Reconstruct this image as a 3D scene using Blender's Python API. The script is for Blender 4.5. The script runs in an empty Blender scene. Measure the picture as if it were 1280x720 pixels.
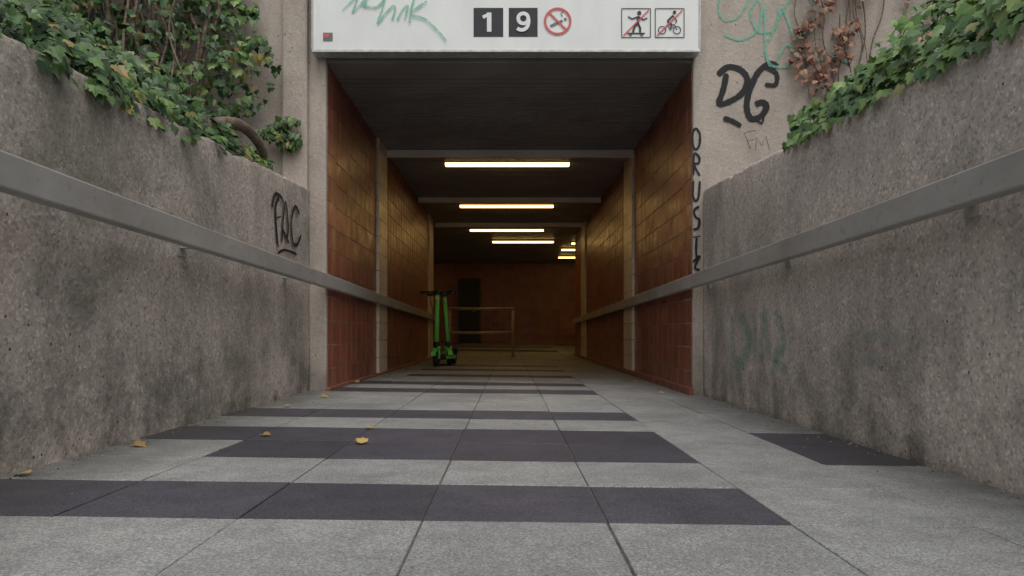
import bpy, math, random
from mathutils import Vector, noise, Matrix
random.seed(7)
R=random.random
def U(a,b): return a+(b-a)*random.random()
scene=bpy.context.scene
col=scene.collection
try:
    scene.view_settings.view_transform='Standard'; scene.view_settings.look='None'; scene.view_settings.exposure=0
except Exception: pass

# ---------------------------------------------------------------- materials
class M:
    def __init__(s,name,rough=0.8,metal=0.0,spec=0.5):
        s.m=bpy.data.materials.new(name); s.m.use_nodes=True
        s.nt=s.m.node_tree; s.b=s.nt.nodes['Principled BSDF']
        s.b.inputs['Roughness'].default_value=rough; s.b.inputs['Metallic'].default_value=metal
        s.b.inputs['Specular IOR Level'].default_value=spec
        s._tc=None
    def n(s,t): return s.nt.nodes.new(t)
    def l(s,a,b): s.nt.links.new(a,b)
    def co(s,scale=(1,1,1)):
        if s._tc is None: s._tc=s.n('ShaderNodeTexCoord')
        if scale==(1,1,1): return s._tc.outputs['Object']
        mp=s.n('ShaderNodeMapping'); mp.inputs['Scale'].default_value=scale
        s.l(s._tc.outputs['Object'],mp.inputs['Vector']); return mp.outputs[0]
    def noise(s,scale,detail=4,rough=.55,st=(1,1,1),dist=0):
        t=s.n('ShaderNodeTexNoise'); t.inputs['Scale'].default_value=scale; t.inputs['Detail'].default_value=detail
        t.inputs['Roughness'].default_value=rough; t.inputs['Distortion'].default_value=dist
        s.l(s.co(st),t.inputs['Vector']); return t.outputs[0]
    def vor(s,scale,out='Distance',st=(1,1,1)):
        t=s.n('ShaderNodeTexVoronoi'); t.inputs['Scale'].default_value=scale
        s.l(s.co(st),t.inputs['Vector']); return t.outputs[out]
    def ramp(s,src,stops):
        r=s.n('ShaderNodeValToRGB'); e=r.color_ramp.elements
        while len(e)<len(stops): e.new(.5)
        for i,(p,c) in enumerate(stops):
            e[i].position=p
            e[i].color=(c,c,c,1) if isinstance(c,(int,float)) else (*c,1)
        s.l(src,r.inputs[0]); return r.outputs[0]
    def mix(s,a,b,f,mode='MIX'):
        m=s.n('ShaderNodeMixRGB'); m.blend_type=mode
        for i,v in ((0,f),(1,a),(2,b)):
            if isinstance(v,(int,float)): m.inputs[i].default_value=v if i==0 else (v,v,v,1)
            elif isinstance(v,tuple): m.inputs[i].default_value=(*v,1)
            else: s.l(v,m.inputs[i])
        return m.outputs[0]
    def math(s,op,a,b=0.0):
        m=s.n('ShaderNodeMath'); m.operation=op
        for i,v in ((0,a),(1,b)):
            if isinstance(v,(int,float)): m.inputs[i].default_value=v
            else: s.l(v,m.inputs[i])
        return m.outputs[0]
    def sep(s):
        x=s.n('ShaderNodeSeparateXYZ'); s.l(s.co(),x.inputs[0]); return x.outputs
    def island(s): return s.n('ShaderNodeNewGeometry').outputs['Random Per Island']
    def color(s,c):
        if isinstance(c,tuple): s.b.inputs['Base Color'].default_value=(*c,1)
        else: s.l(c,s.b.inputs['Base Color'])
        return s
    def bump(s,h,st=.3,d=.01,prev=None):
        b=s.n('ShaderNodeBump'); b.inputs['Strength'].default_value=st; b.inputs['Distance'].default_value=d
        s.l(h,b.inputs['Height'])
        if prev is not None: s.l(prev,b.inputs['Normal'])
        s.l(b.outputs[0],s.b.inputs['Normal']); return b.outputs[0]

def concrete(name,light,dark,moss=.5,coarse=1.0,stainz=(0.0,.8),foot=.85):
    m=M(name,rough=.9,spec=.2)
    big=m.noise(1.1,5,.66,dist=.5)
    c=m.mix(dark,light,m.ramp(big,[(.36,0),(.60,1)]))
    fine=m.noise(26,5,.8)
    c=m.mix(c,m.ramp(fine,[(.30,.55),(.46,.98),(.56,1.05),(.72,1.4)]),.62*coarse,'MULTIPLY')
    pc=m.vor(80,'Color'); bw=m.n('ShaderNodeRGBToBW'); m.l(pc,bw.inputs[0])
    c=m.mix(c,m.ramp(bw.outputs[0],[(.14,.25),(.34,1.0),(.68,1.1),(.86,1.9)]),.36*coarse,'MULTIPLY')
    st=m.ramp(m.noise(1,4,.65,st=(2.2,2.2,.7)),[(.50,0),(.74,1)])
    c=m.mix(c,(.12,.11,.097),m.math('MULTIPLY',st,.5))
    z=m.sep()[2]
    g=m.n('ShaderNodeMapRange'); m.l(z,g.inputs[0]); g.inputs[1].default_value=stainz[1]; g.inputs[2].default_value=stainz[0]
    n2=m.ramp(m.noise(1.6,6,.74),[(.46,0),(.62,1)])
    f=m.math('MULTIPLY',m.math('MULTIPLY',g.outputs[0],n2),foot)
    c=m.mix(c,(.080,.084,.064),f)
    mo=m.ramp(big,[(.28,moss),(.45,0)])
    c=m.mix(c,(.135,.15,.09),mo)
    hole=m.ramp(m.vor(15),[(.05,1),(.10,0)])
    hh=m.math('MULTIPLY',hole,m.ramp(big,[(.44,0),(.50,1)]))
    c=m.mix(c,(.035,.03,.026),m.math('MULTIPLY',hh,.85))
    m.color(c)
    h=m.math('ADD',m.math('MULTIPLY',fine,1.3),m.math('MULTIPLY',bw.outputs[0],.3*coarse))
    h=m.math('SUBTRACT',h,hh)
    m.bump(h,.7,.010)
    return m.m
MAT={}
MAT['conc']=concrete('rough_concrete',(.60,.52,.455),(.47,.415,.365),.35,1.0,(0.0,1.0),.65)
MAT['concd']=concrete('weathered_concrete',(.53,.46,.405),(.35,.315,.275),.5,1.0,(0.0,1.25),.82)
MAT['fac']=concrete('facade_concrete',(.50,.44,.385),(.41,.355,.31),.12,.35,(0.6,1.5),.4)

def paving(name,base,var,speck):
    m=M(name,rough=.6,spec=.3)
    isl=m.ramp(m.island(),[(0,1-var),(1,1+var)])
    c=m.mix(base,isl,1.0,'MULTIPLY')
    c=m.mix(c,m.ramp(m.noise(170,3,.8),[(.28,.30),(.5,.95),(.72,1.75)]),speck,'MULTIPLY')
    vc=m.vor(240,'Color'); bw=m.n('ShaderNodeRGBToBW'); m.l(vc,bw.inputs[0])
    c=m.mix(c,m.ramp(bw.outputs[0],[(.1,.35),(.5,1),(.9,1.7)]),speck*.9,'MULTIPLY')
    c=m.mix(c,m.ramp(m.noise(1.4,5,.65),[(.3,.66),(.7,1.15)]),.8,'MULTIPLY')
    c=m.mix(c,m.ramp(m.noise(7,5,.75),[(.35,.70),(.6,1.05)]),.6,'MULTIPLY')
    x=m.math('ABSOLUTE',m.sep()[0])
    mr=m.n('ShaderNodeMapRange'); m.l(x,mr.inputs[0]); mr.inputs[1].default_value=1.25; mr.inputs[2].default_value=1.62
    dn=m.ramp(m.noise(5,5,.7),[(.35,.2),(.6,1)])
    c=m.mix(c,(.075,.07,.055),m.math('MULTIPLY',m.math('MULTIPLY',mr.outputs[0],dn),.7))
    m.color(c)
    m.bump(m.noise(160,2,.7),.35,.003)
    return m.m
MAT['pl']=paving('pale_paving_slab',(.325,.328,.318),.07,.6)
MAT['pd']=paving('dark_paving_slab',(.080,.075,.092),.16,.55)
m=M('joint_mortar',.95); m.color(m.ramp(m.noise(30,4),[(.3,(.055,.05,.042)),(.7,(.15,.14,.12))])); MAT['joint']=m.m
m=M('asphalt',.9); c=m.mix((.05,.05,.05),m.ramp(m.noise(90,3),[(.3,.5),(.7,1.5)]),.8,'MULTIPLY'); m.color(c); MAT['asphalt']=m.m
m=M('soil_and_shade',.95); m.color(m.ramp(m.noise(9,5,.7),[(.3,(.012,.014,.008)),(.7,(.04,.036,.022))])); MAT['soil_and_shade']=m.m  # near-black tone, so gaps between ivy leaves look shaded

def glazed(name,a,b,rough=.22,bump=.10,spec=.5):
    m=M(name,rough,spec=spec)
    c=m.mix(a,b,m.ramp(m.island(),[(0,0),(1,1)]))
    c=m.mix(c,m.ramp(m.noise(14,4,.65),[(.3,.7),(.7,1.2)]),.5,'MULTIPLY')
    c=m.mix(c,m.ramp(m.noise(.9,4),[(.3,.7),(.7,1.12)]),.8,'MULTIPLY')
    m.color(c)
    m.l(m.ramp(m.noise(6,4),[(.3,rough*.8),(.7,rough*1.4)]),m.b.inputs['Roughness'])
    if bump: m.bump(m.noise(11,2),bump,.005)
    return m.m
MAT['tile']=glazed('red_glazed_tile',(.25,.082,.052),(.36,.128,.084),.34,.08,.45)
MAT['cream']=glazed('cream_glazed_tile',(.70,.58,.42),(.76,.66,.50),.35)
MAT['skirt']=glazed('red_skirting_tile',(.26,.10,.07),(.33,.13,.09),.5)
m=M('grout',.9); m.color(m.ramp(m.noise(12,4),[(.3,(.26,.19,.15)),(.7,(.40,.31,.25))])); MAT['grout']=m.m
m=M('ceiling_slat_metal',.5,.1); m.color(m.mix((.235,.228,.222),m.ramp(m.noise(2,5),[(.3,.7),(.7,1.2)]),.8,'MULTIPLY')); MAT['slat']=m.m
m=M('ceiling_void',.9); m.color(m.ramp(m.noise(3),[(.3,.010),(.7,.02)])); MAT['void']=m.m
m=M('beam_paint',.5); m.color(m.mix((.80,.80,.78),m.ramp(m.noise(5,4,st=(.3,1,1)),[(.3,.75),(.7,1.1)]),.8,'MULTIPLY')); MAT['beam']=m.m
m=M('rail_metal',.45,.25)
c=m.mix((.46,.45,.43),(.33,.318,.298),m.ramp(m.noise(4,5,.65,st=(1,.35,1)),[(.35,0),(.7,1)]))
c=m.mix(c,(.13,.11,.085),m.ramp(m.noise(22,5,.75),[(.58,0),(.72,.6)]))
m.color(c); m.l(m.ramp(m.noise(9,4),[(.3,.36),(.7,.62)]),m.b.inputs['Roughness']); MAT['rail']=m.m
m=M('sign_white',.42); c=m.mix((.80,.82,.80),m.ramp(m.noise(3,5,.6,st=(1,1,.4)),[(.3,.88),(.7,1.03)]),.9,'MULTIPLY')
c=m.mix(c,(.40,.38,.33),m.ramp(m.noise(2,6,.75,st=(4,1,.6)),[(.62,0),(.8,.4)])); m.color(c); MAT['sign']=m.m
def simple(name,c,rough=.6,metal=0,v=.2,sc=20,spec=.4):
    m=M(name,rough,metal,spec); m.color(m.mix(c,m.ramp(m.noise(sc,3),[(.3,1-v),(.7,1+v)]),1.0,'MULTIPLY')); return m.m
MAT['frame']=simple('aluminium_frame',(.50,.51,.50),.4,.4)
MAT['black']=simple('black_vinyl',(.026,.026,.032),.5)
MAT['white']=simple('white_vinyl',(.76,.78,.77),.45,v=.04)
MAT['red']=simple('red_vinyl',(.60,.12,.12),.5,v=.1)
MAT['grey']=simple('grey_vinyl',(.16,.16,.17),.5)
def spray(name,c,alpha,lo=.35,hi=.6,sc=25):
    m=M(name,.55,spec=.3); m.color(c); a=m.ramp(m.noise(sc,4,.7),[(lo,alpha*.35),(hi,alpha)])
    m.l(a,m.b.inputs['Alpha']); return m.m
MAT['sprk']=spray('black_spray_paint',(.016,.016,.018),1.0,.2,.45)
MAT['sprk2']=spray('faded_black_paint',(.03,.03,.03),.8)
MAT['sprg']=spray('green_spray_paint',(.20,.50,.37),.9)
MAT['sprgf']=spray('faded_green_spray',(.15,.38,.25),.42,.35,.65,12)
MAT['sprwf']=spray('painted_out_patch',(.40,.42,.40),.5,.4,.65,9)
m=M('lamp_diffuser',.5); m.b.inputs['Emission Color'].default_value=(1,.62,.20,1); m.b.inputs['Emission Strength'].default_value=6.5
m.color((.8,.75,.6)); MAT['lamp']=m.m
def leafmat(name,stops,rough=.38):
    m=M(name,rough,spec=.45)
    c=m.ramp(m.island(),stops)
    c=m.mix(c,m.ramp(m.noise(1.7,3),[(.3,.5),(.7,1.35)]),.75,'MULTIPLY')
    m.color(c); return m.m
MAT['ivy']=leafmat('ivy_leaf',[(0,(.018,.045,.012)),(.45,(.045,.105,.024)),(.8,(.095,.180,.042)),(.93,(.17,.25,.065)),(.97,(.25,.19,.06))])
MAT['ivyr']=leafmat('bright_ivy_leaf',[(0,(.035,.085,.022)),(.4,(.085,.18,.042)),(.8,(.16,.29,.07)),(.95,(.27,.35,.10)),(1,(.26,.2,.07))])
MAT['dry']=leafmat('dried_vine_leaf',[(0,(.14,.06,.04)),(.5,(.30,.15,.10)),(1,(.40,.24,.16))],.7)
MAT['fall']=leafmat('fallen_leaf',[(0,(.46,.31,.08)),(.5,(.60,.46,.16)),(1,(.34,.20,.08))],.6)
m=M('bark',.9); m.color(m.ramp(m.noise(14,5,.7,st=(1,1,3)),[(.3,(.07,.05,.036)),(.7,(.28,.21,.16))])); m.bump(m.noise(30,4),.8,.02); MAT['bark']=m.m
MAT['green']=simple('scooter_green_paint',(.19,.78,.15),.35,v=.08)
MAT['rubber']=simple('rubber',(.02,.02,.02),.8)
MAT['dkmetal']=simple('dark_metal',(.05,.05,.052),.4,.5)
MAT['door']=simple('dark_door_paint',(.03,.026,.024),.45,.2)
MAT['barrier']=simple('barrier_steel',(.42,.34,.25),.45,.1)
MAT['redlens']=simple('red_reflector',(.5,.02,.02),.2)
MAT['grit']=leafmat('grit',[(0,(.05,.04,.03)),(.6,(.16,.13,.09)),(1,(.34,.30,.24))],.9)

# ---------------------------------------------------------------- helpers
def mesh(name,v,f,mat,parent=None,mats=None,idx=None,smooth=False):
    me=bpy.data.meshes.new(name); me.from_pydata([tuple(p) for p in v],[],f); me.update()
    o=bpy.data.objects.new(name,me); col.objects.link(o)
    for mm in (mats or [mat]): me.materials.append(mm)
    if idx: me.polygons.foreach_set('material_index',idx)
    if smooth: me.polygons.foreach_set('use_smooth',[True]*len(me.polygons))
    if parent: o.parent=parent
    return o
def empty(name,loc=(0,0,0),rz=0):
    e=bpy.data.objects.new(name,None); col.objects.link(e); e.location=loc; e.rotation_euler=(0,0,rz); e.empty_display_size=.2; return e
def box(name,x0,x1,y0,y1,z0,z1,mat,parent=None,bev=0):
    v=[(x,y,z) for x in (x0,x1) for y in (y0,y1) for z in (z0,z1)]
    f=[(0,1,3,2),(4,6,7,5),(0,4,5,1),(2,3,7,6),(0,2,6,4),(1,5,7,3)]
    o=mesh(name,v,f,mat,parent)
    if bev:
        b=o.modifiers.new('b','BEVEL'); b.width=bev; b.segments=2
    return o
def tube(name,pts,r,mat,parent=None,cyc=False,smoothc=True,radii=None):
    cu=bpy.data.curves.new(name,'CURVE'); cu.dimensions='3D'; cu.bevel_depth=r; cu.bevel_resolution=3; cu.use_fill_caps=True
    sp=cu.splines.new('NURBS' if smoothc and len(pts)>2 else 'POLY'); sp.points.add(len(pts)-1)
    for i,p in enumerate(pts):
        sp.points[i].co=(*p,1)
        if radii: sp.points[i].radius=radii[i]
    if sp.type=='NURBS': sp.order_u=3; sp.use_endpoint_u=not cyc
    sp.use_cyclic_u=cyc
    o=bpy.data.objects.new(name,cu); col.objects.link(o); cu.materials.append(mat)
    if parent: o.parent=parent
    return o
def loft(name,profile_fn,ds,mat,parent=None,smooth=True,cap=True):
    v=[];f=[]
    n=None
    for d in ds:
        p=profile_fn(d); n=len(p); v+=p
    for i in range(len(ds)-1):
        for j in range(n):
            a=i*n+j; b=i*n+(j+1)%n
            f.append((a,b,b+n,a+n))
    if cap: f.append(tuple(range(n-1,-1,-1))); f.append(tuple((len(ds)-1)*n+j for j in range(n)))
    o=mesh(name,v,f,mat,parent,smooth=False)
    import bmesh
    bm=bmesh.new(); bm.from_mesh(o.data); bmesh.ops.recalc_face_normals(bm,faces=bm.faces); bm.to_mesh(o.data); bm.free()
    if smooth:
        for p in o.data.polygons: p.use_smooth=len(p.vertices)==4
    return o
def frange(a,b,s):
    n=max(1,int(round((b-a)/s))); return [a+(b-a)*i/n for i in range(n+1)]

# ---------------------------------------------------------------- geometry constants (metres)
H=.485         # camera height above paving centreline
HW=1.515       # half width of the underpass
OL=1.65; OR=1.60  # inner faces of the retaining walls
D0=6.345       # depth of entrance facade
CZ=2.74        # ceiling height
P=.4785
def fz(x,d):
    xx=max(-1.9,min(1.9,x)); return -.0125*xx+max(0,d-16)*.024

box_g=300
mesh('ground',[(-box_g,-box_g,-.14),(box_g,-box_g,-.14),(box_g,box_g,-.14),(-box_g,box_g,-.14)],[(0,1,2,3)],MAT['asphalt'])

# paving
dark={0:(-9,.7),2:(-1.3,.7),3:(-9,.7),5:(-9,.7),9:(-9,.7),11:(-9,.7),14:(-1.3,.7),17:(-1.3,.7),20:(-1.2,.7)}
def isdark(k,r,x,d):
    if r in (2,3) and k==3: return True
    if r in dark and dark[r]:
        a,b=dark[r]; return a<x<b
    if d>18 and r in (35,36,40) and -2.0<x<1.2: return True
    return False
pav=empty('paving')
L=[[],[]];F=[[],[]]
g=.0025
for r in range(-18,47):
    d0=1.99+r*P; d1=d0+P
    kr=range(-4,4) if d1<15.0 else range(-10,14)
    for k in kr:
        x0=-.225+k*P; x1=x0+P
        if d1<15:
            x0=max(x0,-1.70); x1=min(x1,1.70)
            if x1-x0<.03: continue
        t=1 if isdark(k,r,(x0+x1)/2,(d0+d1)/2) else 0
        jz=U(-.0012,.0012); tx=U(-.0008,.0008); ty=U(-.0008,.0008)
        jx=U(-.0012,.0012); jy=U(-.0012,.0012)
        b=len(L[t]); c=.002
        for (zz,i) in ((-.03,0),(-c,0),(0,c)):
            for (sx,sy) in ((0,0),(1,0),(1,1),(0,1)):
                x=((x0+g+i) if sx==0 else (x1-g-i))+jx; y=((d0+g+i) if sy==0 else (d1-g-i))+jy
                L[t].append((x,y,fz(x,y)+zz+jz+tx*(2*sx-1)+ty*(2*sy-1)))
        F[t].append((b+8,b+9,b+10,b+11))
        for q in (0,4):
            for j in range(4):
                j2=(j+1)%4; F[t].append((b+q+j,b+q+j2,b+q+4+j2,b+q+4+j))
mesh('pale_slabs',L[0],F[0],MAT['pl'],pav); mesh('dark_slabs',L[1],F[1],MAT['pd'],pav)
v=[];f=[]
xs=[-6,-1.9,0,1.9,7]; ys=[-6.7,16,24.6]
for y in ys:
    for x in xs: v.append((x,y,fz(x,y)-.005))
for j in range(2):
    for i in range(4): a=j*5+i; f.append((a,a+1,a+6,a+5))
mesh('mortar_bed',v,f,MAT['joint'],pav)
# grit and small debris gathered along wall feet
v=[];f=[]
for i in range(620):
    s=-1 if R()<.55 else 1
    d=U(1.6,6.3) if R()<.8 else U(6.3,12)
    W=(OL if s<0 else OR) if d<D0 else HW-.03
    x=s*(W-.008-abs(random.gauss(0,.05))-(U(0,.5) if R()<.12 else 0)); r=U(.0015,.006); z=fz(x,d)+r*.3
    b=len(v); a=U(0,6)
    for q in range(4): v.append((x+r*U(.7,1.5)*math.cos(a+q*1.57),d+r*U(.7,1.5)*math.sin(a+q*1.57),z-r*.3))
    v.append((x,d,z+r*U(.4,1.0)))
    for q in range(4): f.append((b+q,b+(q+1)%4,b+4))
mesh('grit_debris',v,f,MAT['grit'])

# retaining walls
def zt(d): return 1.335+.056*d
def wallprof_fixed(side):
    O=OL if side<0 else OR; T=.30
    def fn(d):
        z=zt(d); pts=[(O,-.12+(z-.03+.12)*i/12) for i in range(13)]
        pts+= [(O+.004,z-.016),(O+.013,z-.005),(O+.03,z),(O+.15,z+.001),(O+T-.03,z),(O+T-.01,z-.01),(O+T,z-.03),(O+T,-.12)]
        out=[]
        for i,(x,zz) in enumerate(pts):
            p=Vector((side*3+x,d,zz))
            n=noise.noise(p*1.3)*.005+noise.noise(p*6)*.002
            e=0
            if i>=11 and x<O+.05: e=max(0,noise.noise(p*8)-.1)*.03+noise.noise(p*22)*.004
            out.append((side*(x+n+max(0,e)*.6),d,zz-(e if i>=11 else 0)))
        return out
    return fn
for s in (-1,1):
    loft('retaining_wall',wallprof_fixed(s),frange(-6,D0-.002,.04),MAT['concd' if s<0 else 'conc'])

# planting beds; their dark colour doubles as shade behind the leaves
for s in (-1,1):
    O=(OL if s<0 else OR)+.29
    v=[];f=[];nx=30;ny=50
    for j in range(ny+1):
        d=-6+(D0+5.99)*j/ny
        for i in range(nx+1):
            x=O+(8-O)*(i/nx)**1.5
            z=zt(d)-.08+.72*max(0,min(x-O,2.0))*min(1,max(0,(5.9-d)/2.0+.35))+noise.noise(Vector((s*x*2,d*2,0)))*.1
            if i==0: z=zt(d)-.1
            v.append((s*x,d,z))
    for j in range(ny):
        for i in range(nx): a=j*(nx+1)+i; f.append((a,a+1,a+nx+2,a+nx+1))
    n0=len(v)
    for j in range(ny+1): v.append((s*8,-6+(D0+5.99)*j/ny,-.14))
    for j in range(ny): a=j*(nx+1)+nx; f.append((a,n0+j,n0+j+1,a+nx+1))
    n1=len(v)
    for i in range(nx+1): x,y,z=v[i]; v.append((x,y,-.14))
    for i in range(nx): f.append((i,i+1,n1+i+1,n1+i))
    mesh('planting_bed',v,f,MAT['soil_and_shade'],smooth=True)

# ---------------------------------------------------------------- underpass
up=empty('pedestrian_underpass')
box('facade_left',-8,-HW,D0,D0+.35,-.14,4.4,MAT['fac'],up,.012)
box('facade_right',HW,8,D0,D0+.35,-.14,4.4,MAT['fac'],up,.012)
box('lintel',-HW+.001,HW-.001,D0+.003,D0+.35,CZ+.10,4.4,MAT['fac'],up)
box('lintel_soffit',-HW+.001,HW-.001,D0+.02,D0+.35,CZ-.004,CZ+.098,MAT['slat'],up)
box('pilaster_left',-1.86,-OL-.005,D0-.07,D0+.001,1.2,4.4,MAT['fac'],up,.012)
box('wall_left',-HW-.5,-HW-.02,D0+.34,15.2,-.14,3.4,MAT['grout'],up)
box('wall_right',HW+.02,HW+.5,D0+.34,18.0,-.14,3.4,MAT['grout'],up)
box('roof_slab',-7,8,D0+.30,25,CZ+.12,3.45,MAT['void'],up)
box('hall_end_wall',-6,7,24.42,24.8,-.14,3.4,MAT['grout'],up)
box('hall_left_wall',-6.3,-6,15,24.8,-.14,3.4,MAT['grout'],up)
box('hall_right_wall',7,7.3,17.6,24.8,-.14,3.4,MAT['grout'],up)
box('hall_front_left',-6.3,-HW-.49,14.9,15.2,-.14,3.4,MAT['grout'],up)
box('hall_front_right',HW+.49,7.3,17.7,18.0,-.14,3.4,MAT['grout'],up)

def tilewall(name,org,u,n,width,height,tw,th,mat):
    v=[];f=[]
    u=Vector(u);n=Vector(n);org=Vector(org);zv=Vector((0,0,1))
    nu=int(width/tw);nv=int(math.ceil(height/th)); gp=.004
    for i in range(nu):
        for j in range(nv):
            a0=i*tw+gp;a1=(i+1)*tw-gp;b0=j*th+gp;b1=min((j+1)*th-gp,height)
            t1=U(-.0006,.0006);t2=U(-.0006,.0006);t0=U(-.0005,.0005)
            b=len(v)
            for (a,bb) in ((a0,b0),(a1,b0),(a1,b1),(a0,b1)):
                v.append(org+u*a+zv*bb)
            for (a,bb,s1,s2) in ((a0,b0,-1,-1),(a1,b0,1,-1),(a1,b1,1,1),(a0,b1,-1,1)):
                ca=a-s1*.002; cb=bb-s2*.002
                v.append(org+u*ca+zv*cb+n*(.004+t0+t1*s1+t2*s2))
            f.append((b+4,b+5,b+6,b+7))
            for q in range(4): q2=(q+1)%4; f.append((b+q,b+q2,b+4+q2,b+4+q))
    return mesh(name,v,f,mat,up)
tilewall('tiles_left',(-HW-.0195,D0+.36,.0),(0,1,0),(1,0,0),15.2-D0-.36,CZ+.05,.245,.20,MAT['tile'])
tilewall('tiles_right',(HW+.0195,D0+.36,-.02),(0,1,0),(-1,0,0),18.0-D0-.36,CZ+.07,.245,.20,MAT['tile'])
tilewall('tiles_end',(-5.98,24.4195,.1),(1,0,0),(0,-1,0),12.9,CZ,.245,.20,MAT['tile'])
tilewall('tiles_reveal_left',(-HW+.0005,D0+.03,.0),(0,1,0),(1,0,0),.33,CZ-.01,.16,.20,MAT['tile'])
tilewall('tiles_reveal_right',(HW-.0005,D0+.03,-.02),(0,1,0),(-1,0,0),.33,CZ-.01,.16,.20,MAT['tile'])
for (s,a,b) in ((-1,8.82,9.42),(-1,14.4,15.1),(1,9.4,10.1),(1,15.3,16.1)):
    x0,x1=sorted((s*(HW-.018),s*(HW+.015)))
    for j in range(14):
        for i in range(2):
            box('pilaster_tile',x0,x1,a+i*(b-a)/2+.003,a+(i+1)*(b-a)/2-.003,.02+j*.2+.003,min(.02+(j+1)*.2-.003,CZ-.002),MAT['cream'],up)
    xa,xb=sorted((s*(HW-.012),s*(HW+.015)))
    box('expansion_joint',xa,xb,b+.004,b+.09,.02,CZ-.006,MAT['void'],up)
for (s,e) in ((-1,15.19),(1,17.99)):
    x0,x1=sorted((s*(HW-.03),s*(HW+.03)))
    box('skirting',x0,x1,D0+.002,e,-.03,.045,MAT['skirt'],up,.008)
v=[];f=[]
pit=.105
y=D0+.36
while y<24.3:
    xa,xb=(-HW-.01,HW+.01) if y<15.2 else (-6,7)
    b=len(v); dz=U(-.0015,.0015)
    for x in (xa,xb):
        v+=[(x,y,CZ+.03),(x,y+.006,CZ+dz),(x,y+pit-.026,CZ+dz),(x,y+pit-.020,CZ+.03)]
    for q in range(3): f.append((b+q,b+q+1,b+5+q,b+4+q))
    y+=pit
mesh('ceiling_slats',v,f,MAT['slat'],up)
box('ceiling_void',-6,7,D0+.352,24.4,CZ+.045,CZ+.119,MAT['void'],up)
for d in (9.35,12.6,15.47):
    box('ceiling_beam',-HW+.012,HW-.012,d,d+.09,CZ-.085,CZ-.004,MAT['beam'],up,.006)
    box('beam_back',-HW+.013,HW-.013,d+.091,d+.40,CZ-.05,CZ-.004,MAT['slat'],up)

def lamp(x,d,w,z=2.69):
    e=empty('ceiling_or_fill_lamp',(x,d,z))  # covers the visible lamps and the added fill lamps in the hall
    box('housing',-w/2-.03,w/2+.03,-.075,.075,.008,.045,MAT['slat'],e,.006)
    box('end_cap_a',-w/2-.03,-w/2-.002,-.06,.06,-.020,.007,MAT['slat'],e)
    box('end_cap_b',w/2+.002,w/2+.03,-.06,.06,-.020,.007,MAT['slat'],e)
    box('diffuser',-w/2,w/2,-.06,.06,-.020,.007,MAT['lamp'],e)
lamp(-.03,9.95,1.60); lamp(-.05,13.2,1.60); lamp(-.06,16.25,1.55); lamp(.32,18.3,1.45); lamp(1.95,20.0,1.2); lamp(2.0,18.6,1.0)
lamp(-3.4,18.0,1.5); lamp(4.0,19.4,1.5); lamp(4.0,22.0,1.5); lamp(-3.4,21.5,1.5); lamp(1.9,22.0,1.0)  # extra hall lamps added to brighten the far floor, mostly out of view

# handrails
def zr(d): return 1.035-.0115*d
def railprof(s):
    def fn(d):
        z=zr(d); a=1.44; w=.055; h=.108; c=.007
        pr=[(a,z-h+c),(a,z-c),(a+c*.3,z-c*.3),(a+c,z),(a+w-c,z),(a+w,z-c),(a+w,z-h+c),(a+w-c,z-h),(a+c,z-h),(a+c*.3,z-h+c*.3)]
        return [(s*x,d,zz+noise.noise(Vector((s,d*.5,0)))*.002) for x,zz in pr]
    return fn
for s,e in ((-1,15.0),(1,17.6)):
    h=empty('handrail')
    loft('rail',railprof(s),frange(-5.9,e,.3),MAT['rail'],h,smooth=False)
    d=.35 if s<0 else .9
    while d<e-.3:
        O=(OL if s<0 else OR) if d<D0 else HW
        zz=zr(d)-.05
        xa,xb=sorted((s*1.497,s*(O-.001)))
        box('bracket_arm',xa,xb,d-.02,d+.02,zz-.025,zz+.01,MAT['rail'],h)
        xa,xb=sorted((s*(O-.006),s*(O+.004)))
        if O>1.52: box('bracket_plate',xa,xb,d-.045,d+.045,zz-.065,zz+.045,MAT['rail'],h)
        d+=1.75

# ---------------------------------------------------------------- strokes (paint / vinyl on flat walls)
def catmull(p,n=6):
    if len(p)<3: return p
    q=[p[0]]+p+[p[-1]]; out=[]
    for i in range(1,len(q)-2):
        a,b,c,d=[Vector(t) for t in q[i-1:i+3]]
        for k in range(n):
            t=k/n
            out.append(tuple(.5*((2*b)+(-a+c)*t+(2*a-5*b+4*c-d)*t*t+(-a+3*b-3*c+d)*t**3)))
    out.append(tuple(p[-1])); return out
def strokes(name,lst,to3,nrm,mat,parent=None,smooth=True,off=.004,jit=.0):
    v=[];f=[];nrm=Vector(nrm);cnt=0
    for (pts,w) in lst:
        pp=catmull([tuple(map(float,a)) for a in pts]) if smooth else pts
        n=len(pp)
        for i,p in enumerate(pp):
            a=Vector(pp[max(0,i-1)]);b=Vector(pp[min(n-1,i+1)])
            t=(b-a); 
            if t.length<1e-6: t=Vector((1,0))
            t.normalize(); pe=Vector((-t.y,t.x)); ww=w*.5*(1+U(-jit,jit))
            if jit and i in (0,n-1): ww*=.5
            o=off+cnt*.00003; cnt+=1
            b0=len(v)
            for sg in (1,-1):
                q=Vector(p)+pe*ww*sg; v.append(Vector(to3(q.x,q.y))+nrm*o)
            if i: f.append((b0-2,b0-1,b0+1,b0))
    return mesh(name,v,f,mat,parent)
def poly(name,rings,to3,nrm,mat,parent,off):
    v=[];f=[]
    for r in rings:
        b=len(v); v+=[Vector(to3(*p))+Vector(nrm)*off for p in r]; f.append(tuple(range(b,b+len(r))))
    return mesh(name,v,f,mat,parent)
def circ(cx,cy,r,n=40,a0=0,a1=360): return [(cx+r*math.cos(math.radians(a0+(a1-a0)*i/n)),cy+r*math.sin(math.radians(a0+(a1-a0)*i/n))) for i in range(n+1)]

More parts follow.
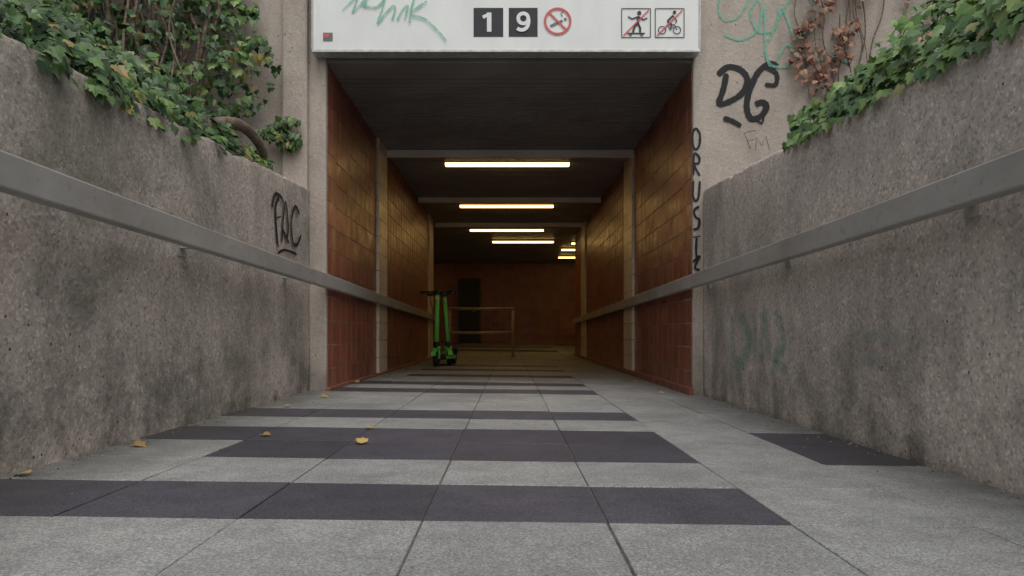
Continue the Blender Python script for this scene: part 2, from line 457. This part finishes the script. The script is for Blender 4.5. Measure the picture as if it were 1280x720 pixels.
# sign board, drawn in its own board grid
SD=D0-.14
sg=empty('information_sign',(0,SD,0))
k=SD/960
def S(u,vv): return ((u-637)*k,0,H+(418-vv)*k)
x0=S(390,0)[0];x1=S(875,0)[0]; zb=S(0,62)[2]
box('panel',x0+.008,x1-.008,0,.135,zb,zb+.62,MAT['sign'],sg,.003)
box('frame_bottom',x0,x1,-.008,.136,zb-.022,zb-.001,MAT['frame'],sg,.003)
box('frame_left',x0-.002,x0+.007,-.008,.136,zb,zb+.62,MAT['frame'],sg)
box('frame_right',x1-.007,x1+.002,-.008,.136,zb,zb+.62,MAT['frame'],sg)
box('frame_top',x0,x1,-.008,.136,zb+.622,zb+.645,MAT['frame'],sg,.003)
N=(0,-1,0)
def sq(a,b,c,d): return [(a,b),(a,d),(c,d),(c,b)]
poly('number_plates',[sq(592,10,629,46),sq(636,10,672,46)],S,N,MAT['black'],sg,.003)
strokes('digit_one',[([(611.5,40),(611.5,16)],5.6),([(611,18.5),(603.5,22)],4.2)],S,N,MAT['white'],sg,False,.006)
c9=circ(654,23.5,6.2,30)
strokes('digit_nine',[(c9,4.6),([(660.4,23),(660.6,28),(659,34),(655,37.5),(650,37.8),(646.5,36)],4.6)],S,N,MAT['white'],sg,True,.006)
strokes('no_smoking_ring',[(circ(697,27,15.8),2.8),([(686,16),(708,38)],2.4)],S,N,MAT['red'],sg,False,.008)
strokes('cigarette',[([(688,33),(703,26)],3.2),([(705,25),(708,23.6)],3.2),([(703,21),(701,17),(704,15),(702,12.5)],1.2)],S,N,MAT['grey'],sg,False,.005)
fr=[]
for (a,b,c,d) in ((777,11,813,47),(819,11,855,47)):
    fr.append(([(a,b),(c,b)],1.0));fr.append(([(a,d),(c,d)],1.0));fr.append(([(a,b),(a,d)],1.0));fr.append(([(c,b),(c,d)],1.0))
fr+= [([(784,42),(806,42)],1.6),(circ(788,43.5,1.4,10),1.2),(circ(802,43.5,1.4,10),1.2),([(791,41),(793,34),(797,29)],2.6),([(800,41),(800,35),(797,29)],2.6),([(797,29),(798,21)],3.4),([(798,21),(790,24),(785,21)],1.8),([(798,21),(804,25),(809,23)],1.8),(circ(799,16.5,1.4,10),2.6)]
fr+= [(circ(827.5,38,4.6,18),1.1),(circ(846,38,4.6,18),1.1),([(827.5,38),(834,31),(843,31),(846,38)],1.0),([(834,31),(838,38),(843,31)],1.0),([(837,37),(840,31),(834,27)],1.9),([(834,27),(841,20)],2.4),([(841,20),(846,27),(844,29)],1.4),(circ(843,15.8,1.2,10),2.2)]
strokes('pictograms',fr,S,N,MAT['black'],sg,False,.005)
strokes('prohibition_bars',[([(779,45),(811,13)],1.6),([(821,45),(853,13)],1.6)],S,N,MAT['red'],sg,False,.010)
poly('sticker',[sq(404,41,416,51.5)],S,N,MAT['grey'],sg,.004)
poly('sticker_print',[sq(405.2,42.5,411,47.5)],S,N,MAT['red'],sg,.006)
strokes('sign_tag',[([(428,14),(440,2),(447,-6),(444,8),(441,16),(452,6),(458,2),(456,10)],2.2),([(462,-4),(452,6),(470,10),(480,0),(482,-8),(478,12),(472,30),(482,18),(492,8),(494,14),(490,26)],2.6),([(497,26),(503,14),(510,8),(508,18),(506,26)],2.6),([(520,-8),(514,14),(512,30)],2.6),([(534,2),(514,18),(530,24),(546,38),(558,52)],2.8)],S,N,MAT['sprg'],sg,True,.011,.15)

def Fc(u,vv): kk=D0/960; return ((u-637)*kk,D0,H+(418-vv)*kk)
strokes('graffiti',[([(908,92),(904,112),(899,130),(914,126),(928,116),(934,100),(926,88),(910,84),(897,94)],7.5),
 ([(972,84),(962,80),(948,90),(938,110),(933,132),(938,148),(950,146),(958,134),(952,128),(944,131)],7.5),([(956,84),(970,92),(969,106),(956,106)],5.5),
 ([(904,148),(914,151),(926,158)],6),([(946,150),(952,154),(955,143),(960,128)],2.5)],Fc,N,MAT['sprk'],None,True,.004,.1)
strokes('graffiti',[([(900,-6),(898,14),(906,26),(922,22),(934,4),(936,-8)],3.0),([(905,44),(925,50),(945,40),(952,14),(946,0),(938,18),(948,40),(968,36),(976,10),(986,30),(994,50),(1010,36),(1016,8),(1008,-6)],3.0),
 ([(960,52),(975,20),(990,-6)],2.8),([(955,62),(964,82),(985,84),(1010,80),(1040,72),(1062,80)],3.2),([(968,78),(984,56),(996,72),(1014,60)],2.8),([(955,8),(957,66),(962,84)],2.8)],Fc,N,MAT['sprg'],None,True,.005,.15)
strokes('graffiti',[([(930,166),(938,186)],1.4),([(930,166),(945,163)],1.4),([(934,176),(944,174)],1.4),([(944,188),(946,172),(952,182),(957,170),(962,188)],1.4)],Fc,N,MAT['sprk2'],None,False,.004,.1)
L5=[]
def lt(y0,pts,w=2.9): L5.append(([(865+px*.8,y0+py) for px,py in pts],w))
lt(160,[(6,0),(1,6),(1,20),(5,27),(11,22),(12,8),(6,0)]); lt(193,[(2,26),(3,0),(11,4),(10,11),(3,13),(12,27)])
lt(226,[(2,0),(1,18),(5,25),(10,20),(12,0)]); lt(258,[(11,0),(3,5),(5,13),(11,17),(9,27),(1,29)]); lt(295,[(1,2),(13,0)]); lt(295,[(7,2),(6,18),(8,34)])
lt(318,[(1,10),(12,2),(4,16),(12,20)])
strokes('graffiti',L5,Fc,N,MAT['sprk'],None,True,.004,.1)
def WL(u,z): return (-OL,u,z)
strokes('graffiti',[([(5.46,1.46),(5.38,1.38),(5.40,1.22),(5.44,1.10)],.034),([(5.30,1.36),(5.36,1.46),(5.50,1.47),(5.56,1.43)],.03),([(5.38,1.30),(5.50,1.33)],.026),
 ([(5.52,1.14),(5.56,1.34),(5.62,1.45),(5.68,1.28),(5.64,1.20),(5.54,1.24),(5.70,1.16)],.030),
 ([(5.98,1.42),(5.86,1.46),(5.76,1.34),(5.80,1.18),(5.92,1.18),(6.02,1.26)],.034),([(5.42,1.06),(5.60,1.10),(5.90,1.10)],.022)],WL,(1,0,0),MAT['sprk'],None,True,.012,.15)
def WR(u,z): return (OR,u,z)
strokes('graffiti',[([(5.5,.62),(5.45,.32),(5.2,.28)],.09),([(5.3,.62),(5.1,.45),(5.28,.3)],.09),([(5.0,.62),(5.0,.28)],.09),([(4.9,.30),(4.8,.62),(4.7,.3)],.08),([(4.6,.62),(4.45,.45),(4.6,.33),(4.42,.28)],.08)],WR,(-1,0,0),MAT['sprgf'],None,True,.012,.2)
poly('painted_out_patch',[[(3.05,.50),(3.6,.52),(3.62,.46),(3.04,.44)],[(3.25,.40),(3.55,.41),(3.55,.36),(3.25,.35)]],WR,(-1,0,0),MAT['sprwf'],None,.012)

# ---------------------------------------------------------------- ivy
LEAF=[(0,0),(.30,-.12),(.52,.10),(.36,.30),(.40,.55),(.20,.58),(0,1.0)]
def leafgeo(v,f,p,nrm,up_,s,fold=.18,narrow=1.0):
    n=nrm.normalized(); t=(up_-n*up_.dot(n))
    if t.length<1e-3: t=Vector((1,0,0)).cross(n)
    t.normalize(); b=n.cross(t)
    base=len(v); bend=U(-.15,.25)
    v.append(p); v.append(p+t*s*.5+n*s*.04); v.append(p+t*s-n*s*bend)
    def side(sg):
        ids=[]
        for (a,c) in LEAF[1:-1]:
            ids.append(len(v)); v.append(p+b*(sg*a*s*narrow)+t*(c*s)-n*(abs(a)*s*fold+c*c*s*bend*.8))
        return ids
    r=side(1); l=side(-1)
    f.append(tuple([base]+r+[base+2,base+1])); f.append(tuple([base+1,base+2]+l[::-1]+[base]))
def rv(a): return Vector((U(-a,a),U(-a,a),U(-a,a)))
def moundz(s,x,d,slope):
    O=OL if s<0 else OR
    return zt(d)+.05+slope*max(0,x-O)+noise.noise(Vector((s*x*1.8,d*1.8,3)))*.16+noise.noise(Vector((s*x*5,d*5,7)))*.08
def addmound(v,f,s,n,dmax,slope,smin,smax,xmax=3.6):
    O=OL if s<0 else OR
    c=0
    while c<n:
        d=U(-.5,dmax); x=O+.03+(xmax-O)*R()**1.5
        dens=noise.noise(Vector((x*2.5*s,d*2.5,1)))
        if R()>.75+dens*1.2: continue
        z=moundz(s,x,d,slope)+U(-.16,.08)+(U(0,.14) if R()<.15 else 0)
        if x<O+.2: z=min(z,zt(d)+.20+noise.noise(Vector((d*3,s,0)))*.14); 
        if x<O+.3 and z<zt(d)+.02: z=zt(d)+U(.015,.1)
        edge=max(0,(d-(dmax-.8))/.8)
        z-=edge*.35*R()
        if z<zt(d)+.01 and x<O+.35: z=zt(d)+U(.012,.06)
        nr=Vector((-s*.55,-.6,.75))+rv(.85)
        leafgeo(v,f,Vector((s*x,d,z)),nr,Vector((-s*U(-.3,1),U(-1,.5),U(-1.2,.2))),U(smin,smax)); c+=1
v=[];f=[]
addmound(v,f,-1,6200,5.5,.72,.032,.078)
for i in range(420):
    d=U(.5,4.4); 
    if noise.noise(Vector((d*3,5,0)))<-.05: continue
    x=OL-.01-abs(random.gauss(0,.02)); z=zt(d)+U(-.07,.08)
    leafgeo(v,f,Vector((-x,d,z)),Vector((.9,-.4,.4))+rv(.4),Vector((.2,U(-.5,.5),-1)),U(.04,.07))
def bound(z):
    T=[(1.5,2.7),(2.0,2.45),(2.25,2.1),(2.38,1.86),(2.6,1.84),(2.9,1.98),(3.25,2.12),(4.4,2.3)]
    for (a,b),(c,e) in zip(T,T[1:]):
        if a<=z<=c: return b+(e-b)*(z-a)/(c-a)
    return 2.3
c=0
while c<5200:
    z=U(1.6,4.3); x=U(1.8,5.2)
    lim=bound(z)+noise.noise(Vector((x*4,z*4,0)))*.14
    if x<lim: continue
    if noise.noise(Vector((x*3,z*3,9)))<-.20 and R()<.88: continue
    dp=.05+.45*R()*min(1,(x-lim)*1.5+.2)+max(0,noise.noise(Vector((x*2,z*2,4))))*.6*min(1,(x-lim)*2)
    leafgeo(v,f,Vector((-x,D0-.07-dp,z)),Vector((.35,-.9,.45))+rv(.75),Vector((U(-.5,.5),-.1,-1)),U(.04,.095)); c+=1
for i in range(150):
    a=U(0,6.28);r=R()**.6
    leafgeo(v,f,Vector((-1.87+.19*r*math.cos(a),D0-.08-U(.0,.12),2.12+.10*r*math.sin(a)+.05*math.sin(a*2))),Vector((.2,-.9,.5))+rv(.6),Vector((U(-.5,.5),-.1,-1)),U(.04,.07))
ivl=empty('ivy')
mesh('ivy_leaves',v,f,MAT['ivy'],ivl)
for i in range(30):
    x=U(1.95,3.6); y0=D0-U(.1,.55); pts=[]
    z=1.55
    while z<4.2:
        pts.append((-x,y0+U(-.05,.05),z)); z+=.25; x+=U(-.14,.14); x=max(x,bound(z)+.05)
    tube('ivy_stem',pts,U(.006,.018),MAT['bark'],ivl)
tube('ivy_stem',[(-1.92,4.2,1.55),(-1.82,4.45,1.68),(-1.74,4.7,1.79),(-1.71,4.95,1.83),(-1.70,5.2,1.79),(-1.71,5.35,1.73),(-1.74,5.45,1.66),(-1.80,5.4,1.60)],.036,MAT['bark'],ivl,radii=[1.2,1.1,1,1,.9,.8,.8,.8])
tube('ivy_stem',[(-1.95,4.4,1.60),(-1.84,4.65,1.70),(-1.74,4.9,1.70),(-1.70,5.1,1.68),(-1.72,5.3,1.65)],.022,MAT['bark'],ivl)

v=[];f=[]
addmound(v,f,1,7200,4.45,1.0,.032,.074)
for i in range(800):
    d=U(.5,4.4); x=OR+U(-.02,.1); z=zt(d)+U(-.02,.16)
    leafgeo(v,f,Vector((x if z>zt(d)+.01 else OR-.02,d,z)),Vector((-.8,-.5,.5))+rv(.5),Vector((-.2,U(-.5,.5),-1)),U(.04,.07))
ivr=empty('ivy')
mesh('ivy_leaves',v,f,MAT['ivyr'],ivr)
v=[];f=[]
c=0
while c<1200:
    z=U(2.3,4.2); x=U(2.1,5.0)
    ctr=2.66+.12*math.sin(z*4)
    w=.26+.14*noise.noise(Vector((z*3,1,1)))
    if x<3.2:
        if abs(x-ctr)>w*(1.0 if z>2.55 else .5): continue
        if noise.noise(Vector((x*6,z*6,2)))<-.12: continue
    elif R()>.25 : continue
    leafgeo(v,f,Vector((x,D0-.02-U(0,.12),z)),Vector((-.2,-.9,.3))+rv(.7),Vector((U(-.5,.5),0,-1)),U(.035,.065)); c+=1
dv=empty('dried_vine'); mesh('vine_leaves',v,f,MAT['dry'],dv)
for i in range(26):
    z=1.7; x=U(2.4,3.0) if i<10 else U(3,4.6); pts=[]
    while z<U(3,4.2):
        pts.append((x,D0-.02-U(0,.05),z)); z+=.2; x+=U(-.10,.10)
    if len(pts)>2: tube('vine_stem',pts,U(.003,.006),MAT['bark'],dv)

v=[];f=[]
for (x,d) in ((-1.58,2.52),(-1.56,3.19),(-1.14,3.55),(-.63,3.32),(-.72,3.85),(-1.40,5.7),(1.27,6.5),(-1.42,4.95),(-1.5,2.2),(-1.45,7.3),(1.35,8.2)):
    a=U(0,6.28)
    leafgeo(v,f,Vector((x,d,fz(x,d)+.010)),Vector((U(-.15,.15),U(-.35,-.05),1)),Vector((math.cos(a),math.sin(a),.05)),U(.06,.08),-.22,.75)
mesh('fallen_leaves',v,f,MAT['fall'])

# ---------------------------------------------------------------- scooters
def cyl(name,p0,p1,r,mat,par,r2=None):
    p0=Vector(p0);p1=Vector(p1);t=(p1-p0).normalized();a=t.orthogonal().normalized();b=t.cross(a);n=20;r2=r if r2 is None else r2
    v=[];f=[]
    for (p,rr) in ((p0,r),(p1,r2)):
        for i in range(n): an=2*math.pi*i/n; v.append(p+a*rr*math.cos(an)+b*rr*math.sin(an))
    for i in range(n): j=(i+1)%n; f.append((i,j,n+j,n+i))
    f.append(tuple(range(n-1,-1,-1)));f.append(tuple(range(n,2*n)))
    o=mesh(name,v,f,mat,par); 
    for q in o.data.polygons: q.use_smooth=len(q.vertices)==4
    return o
def wheel(name,y,par,R0=.115):
    v=[];f=[];n=32;mm=12
    for i in range(n):
        a=2*math.pi*i/n
        for j in range(mm):
            b=2*math.pi*j/mm; rr=R0-.027+.027*math.cos(b)
            v.append((.026*math.sin(b),y+rr*math.cos(a),R0+rr*math.sin(a)))
    for i in range(n):
        for j in range(mm): f.append((i*mm+j,i*mm+(j+1)%mm,((i+1)%n)*mm+(j+1)%mm,((i+1)%n)*mm+j))
    mesh(name+'_tyre',v,f,MAT['rubber'],par,smooth=True)
    cyl(name+'_hub',(-.024,y,R0),(.024,y,R0),R0-.045,MAT['dkmetal'],par)
def scooter(x,d,rz,lean=0):
    e=empty('electric_scooter',(x,d,fz(x,d)),rz); e.rotation_euler=(0,lean,rz)
    wheel('front_wheel',0,e); wheel('rear_wheel',.92,e)
    for s in (-1,1):
        cyl('fork_leg',(s*.042,0,.115),(s*.040,.035,.26),.013,MAT['green'],e)
    box('fork_crown',-.055,.055,.0,.075,.25,.30,MAT['green'],e,.012)
    v=[];f=[]
    for i in range(11):
        a=math.radians(20+i*14); 
        for sx in (-.036,.036): v.append((sx,.138*math.cos(a),.115+.138*math.sin(a)))
    for i in range(10): f.append((2*i,2*i+1,2*i+3,2*i+2))
    o=mesh('front_mudguard',v,f,MAT['green'],e); o.modifiers.new('s','SOLIDIFY').thickness=.006
    cyl('stem',(0,.035,.28),(0,.115,1.07),.036,MAT['green'],e,.030)
    cyl('stem_collar',(0,.032,.27),(0,.042,.36),.045,MAT['dkmetal'],e,.042)
    cyl('handlebar',(-.25,.135,1.10),(.25,.135,1.10),.014,MAT['dkmetal'],e)
    for s in (-1,1):
        cyl('grip',(s*.15,.135,1.10),(s*.265,.14,1.10),.019,MAT['rubber'],e)
        tube('brake_lever',[(s*.12,.10,1.10),(s*.17,.075,1.09),(s*.23,.07,1.075)],.006,MAT['dkmetal'],e)
    box('display_head',-.05,.05,.075,.17,1.055,1.135,MAT['dkmetal'],e,.02)
    cyl('headlight',(0,.072,1.01),(0,.10,1.01),.022,MAT['white'],e)
    tube('brake_cable',[(-.12,.10,1.09),(-.09,.02,1.0),(-.045,.03,.85),(-.04,.02,.5),(-.04,.0,.28)],.005,MAT['rubber'],e)
    v=[];pl=[(-.05,.09),(.05,.09),(.085,.20),(.085,.72),(.05,.83),(-.05,.83),(-.085,.72),(-.085,.20)]
    for z in (.095,.155):
        for (a,b) in pl: v.append((a,b,z))
    f=[tuple(range(7,-1,-1)),tuple(range(8,16))]+[(i,(i+1)%8,8+(i+1)%8,8+i) for i in range(8)]
    o=mesh('deck',v,f,MAT['dkmetal'],e); b=o.modifiers.new('b','BEVEL'); b.width=.01;b.segments=2
    box('deck_grip_mat',-.07,.07,.22,.70,.156,.161,MAT['rubber'],e)
    for s in (-1,1):
        xa,xb=sorted((s*.086,s*.094)); box('deck_side_rail',xa,xb,.22,.71,.10,.15,MAT['green'],e,.003)
    cyl('deck_neck',(0,.15,.13),(0,.045,.31),.034,MAT['green'],e)
    v=[];f=[]
    for i in range(9):
        a=math.radians(30+i*15)
        for sx in (-.036,.036): v.append((sx,.92+.138*math.cos(a),.115+.138*math.sin(a)))
    for i in range(8): f.append((2*i,2*i+1,2*i+3,2*i+2))
    o=mesh('rear_mudguard',v,f,MAT['dkmetal'],e); o.modifiers.new('s','SOLIDIFY').thickness=.006
    box('tail_light',-.02,.02,1.04,1.055,.17,.20,MAT['redlens'],e)
    tube('kickstand',[(-.06,.35,.10),(-.12,.36,.05),(-.16,.37,.006)],.009,MAT['dkmetal'],e,smoothc=False)
    for s in (-1,1): cyl('rear_axle_arm',(s*.035,.80,.12),(s*.035,.92,.115),.012,MAT['dkmetal'],e)
    return e
scooter(-1.07,11.2,math.radians(-12),math.radians(-1.0)); scooter(-.92,11.75,math.radians(16),math.radians(-3.0))

br=empty('barrier_railing',(0,16.0,0))
for x in (-1.25,.07):
    cyl('post',(x,0,-.02),(x,0,1.0),.03,MAT['barrier'],br)
    cyl('post_foot',(x,0,-.005),(x,0,.02),.06,MAT['barrier'],br)
for z in (1.02,.52):
    cyl('rail',(-1.27,0,z),(.09,0,z),.03,MAT['barrier'],br)
nb=empty('metal_door',(-1.28,24.40,fz(-1.28,24.4)))
box('leaf',-.30,.30,-.045,.0,0,1.98,MAT['door'],nb,.01)
box('jamb_left',-.36,-.302,-.05,.0,0,2.04,MAT['dkmetal'],nb); box('jamb_right',.302,.36,-.05,.0,0,2.04,MAT['dkmetal'],nb); box('head',-.30,.30,-.05,.0,1.983,2.04,MAT['dkmetal'],nb)
cyl('handle',(.22,-.09,1.0),(.10,-.09,1.0),.012,MAT['frame'],nb)

# ---------------------------------------------------------------- light
w=bpy.data.worlds.new('World'); scene.world=w; w.use_nodes=True
nt=w.node_tree; bg=nt.nodes['Background']
sky=nt.nodes.new('ShaderNodeTexSky'); sky.sky_type='NISHITA'; sky.sun_disc=False
el=math.radians(58); ro=math.radians(165)
sky.sun_elevation=el; sky.sun_rotation=ro; sky.air_density=1.5; sky.dust_density=4
hs=nt.nodes.new('ShaderNodeHueSaturation'); hs.inputs['Saturation'].default_value=.3
nt.links.new(sky.outputs[0],hs.inputs['Color']); nt.links.new(hs.outputs[0],bg.inputs[0]); bg.inputs[1].default_value=.143
sl=bpy.data.lights.new('sun','SUN'); sl.energy=.5; sl.angle=math.radians(75); sl.color=(1,.96,.9)
so=bpy.data.objects.new('sun',sl); col.objects.link(so)
dr=Vector((math.sin(ro)*math.cos(el),math.cos(ro)*math.cos(el),math.sin(el)))
so.rotation_euler=(-dr).to_track_quat('-Z','Y').to_euler(); so.location=(0,-5,12)

cam=bpy.data.cameras.new('camera'); co=bpy.data.objects.new('camera',cam); col.objects.link(co)
co.location=(0,0,H); co.rotation_euler=(math.radians(90),0,0)
cam.lens=27; cam.sensor_width=36; cam.shift_x=3/1280; cam.shift_y=58/1280; cam.clip_start=.05; cam.clip_end=1000
scene.camera=co
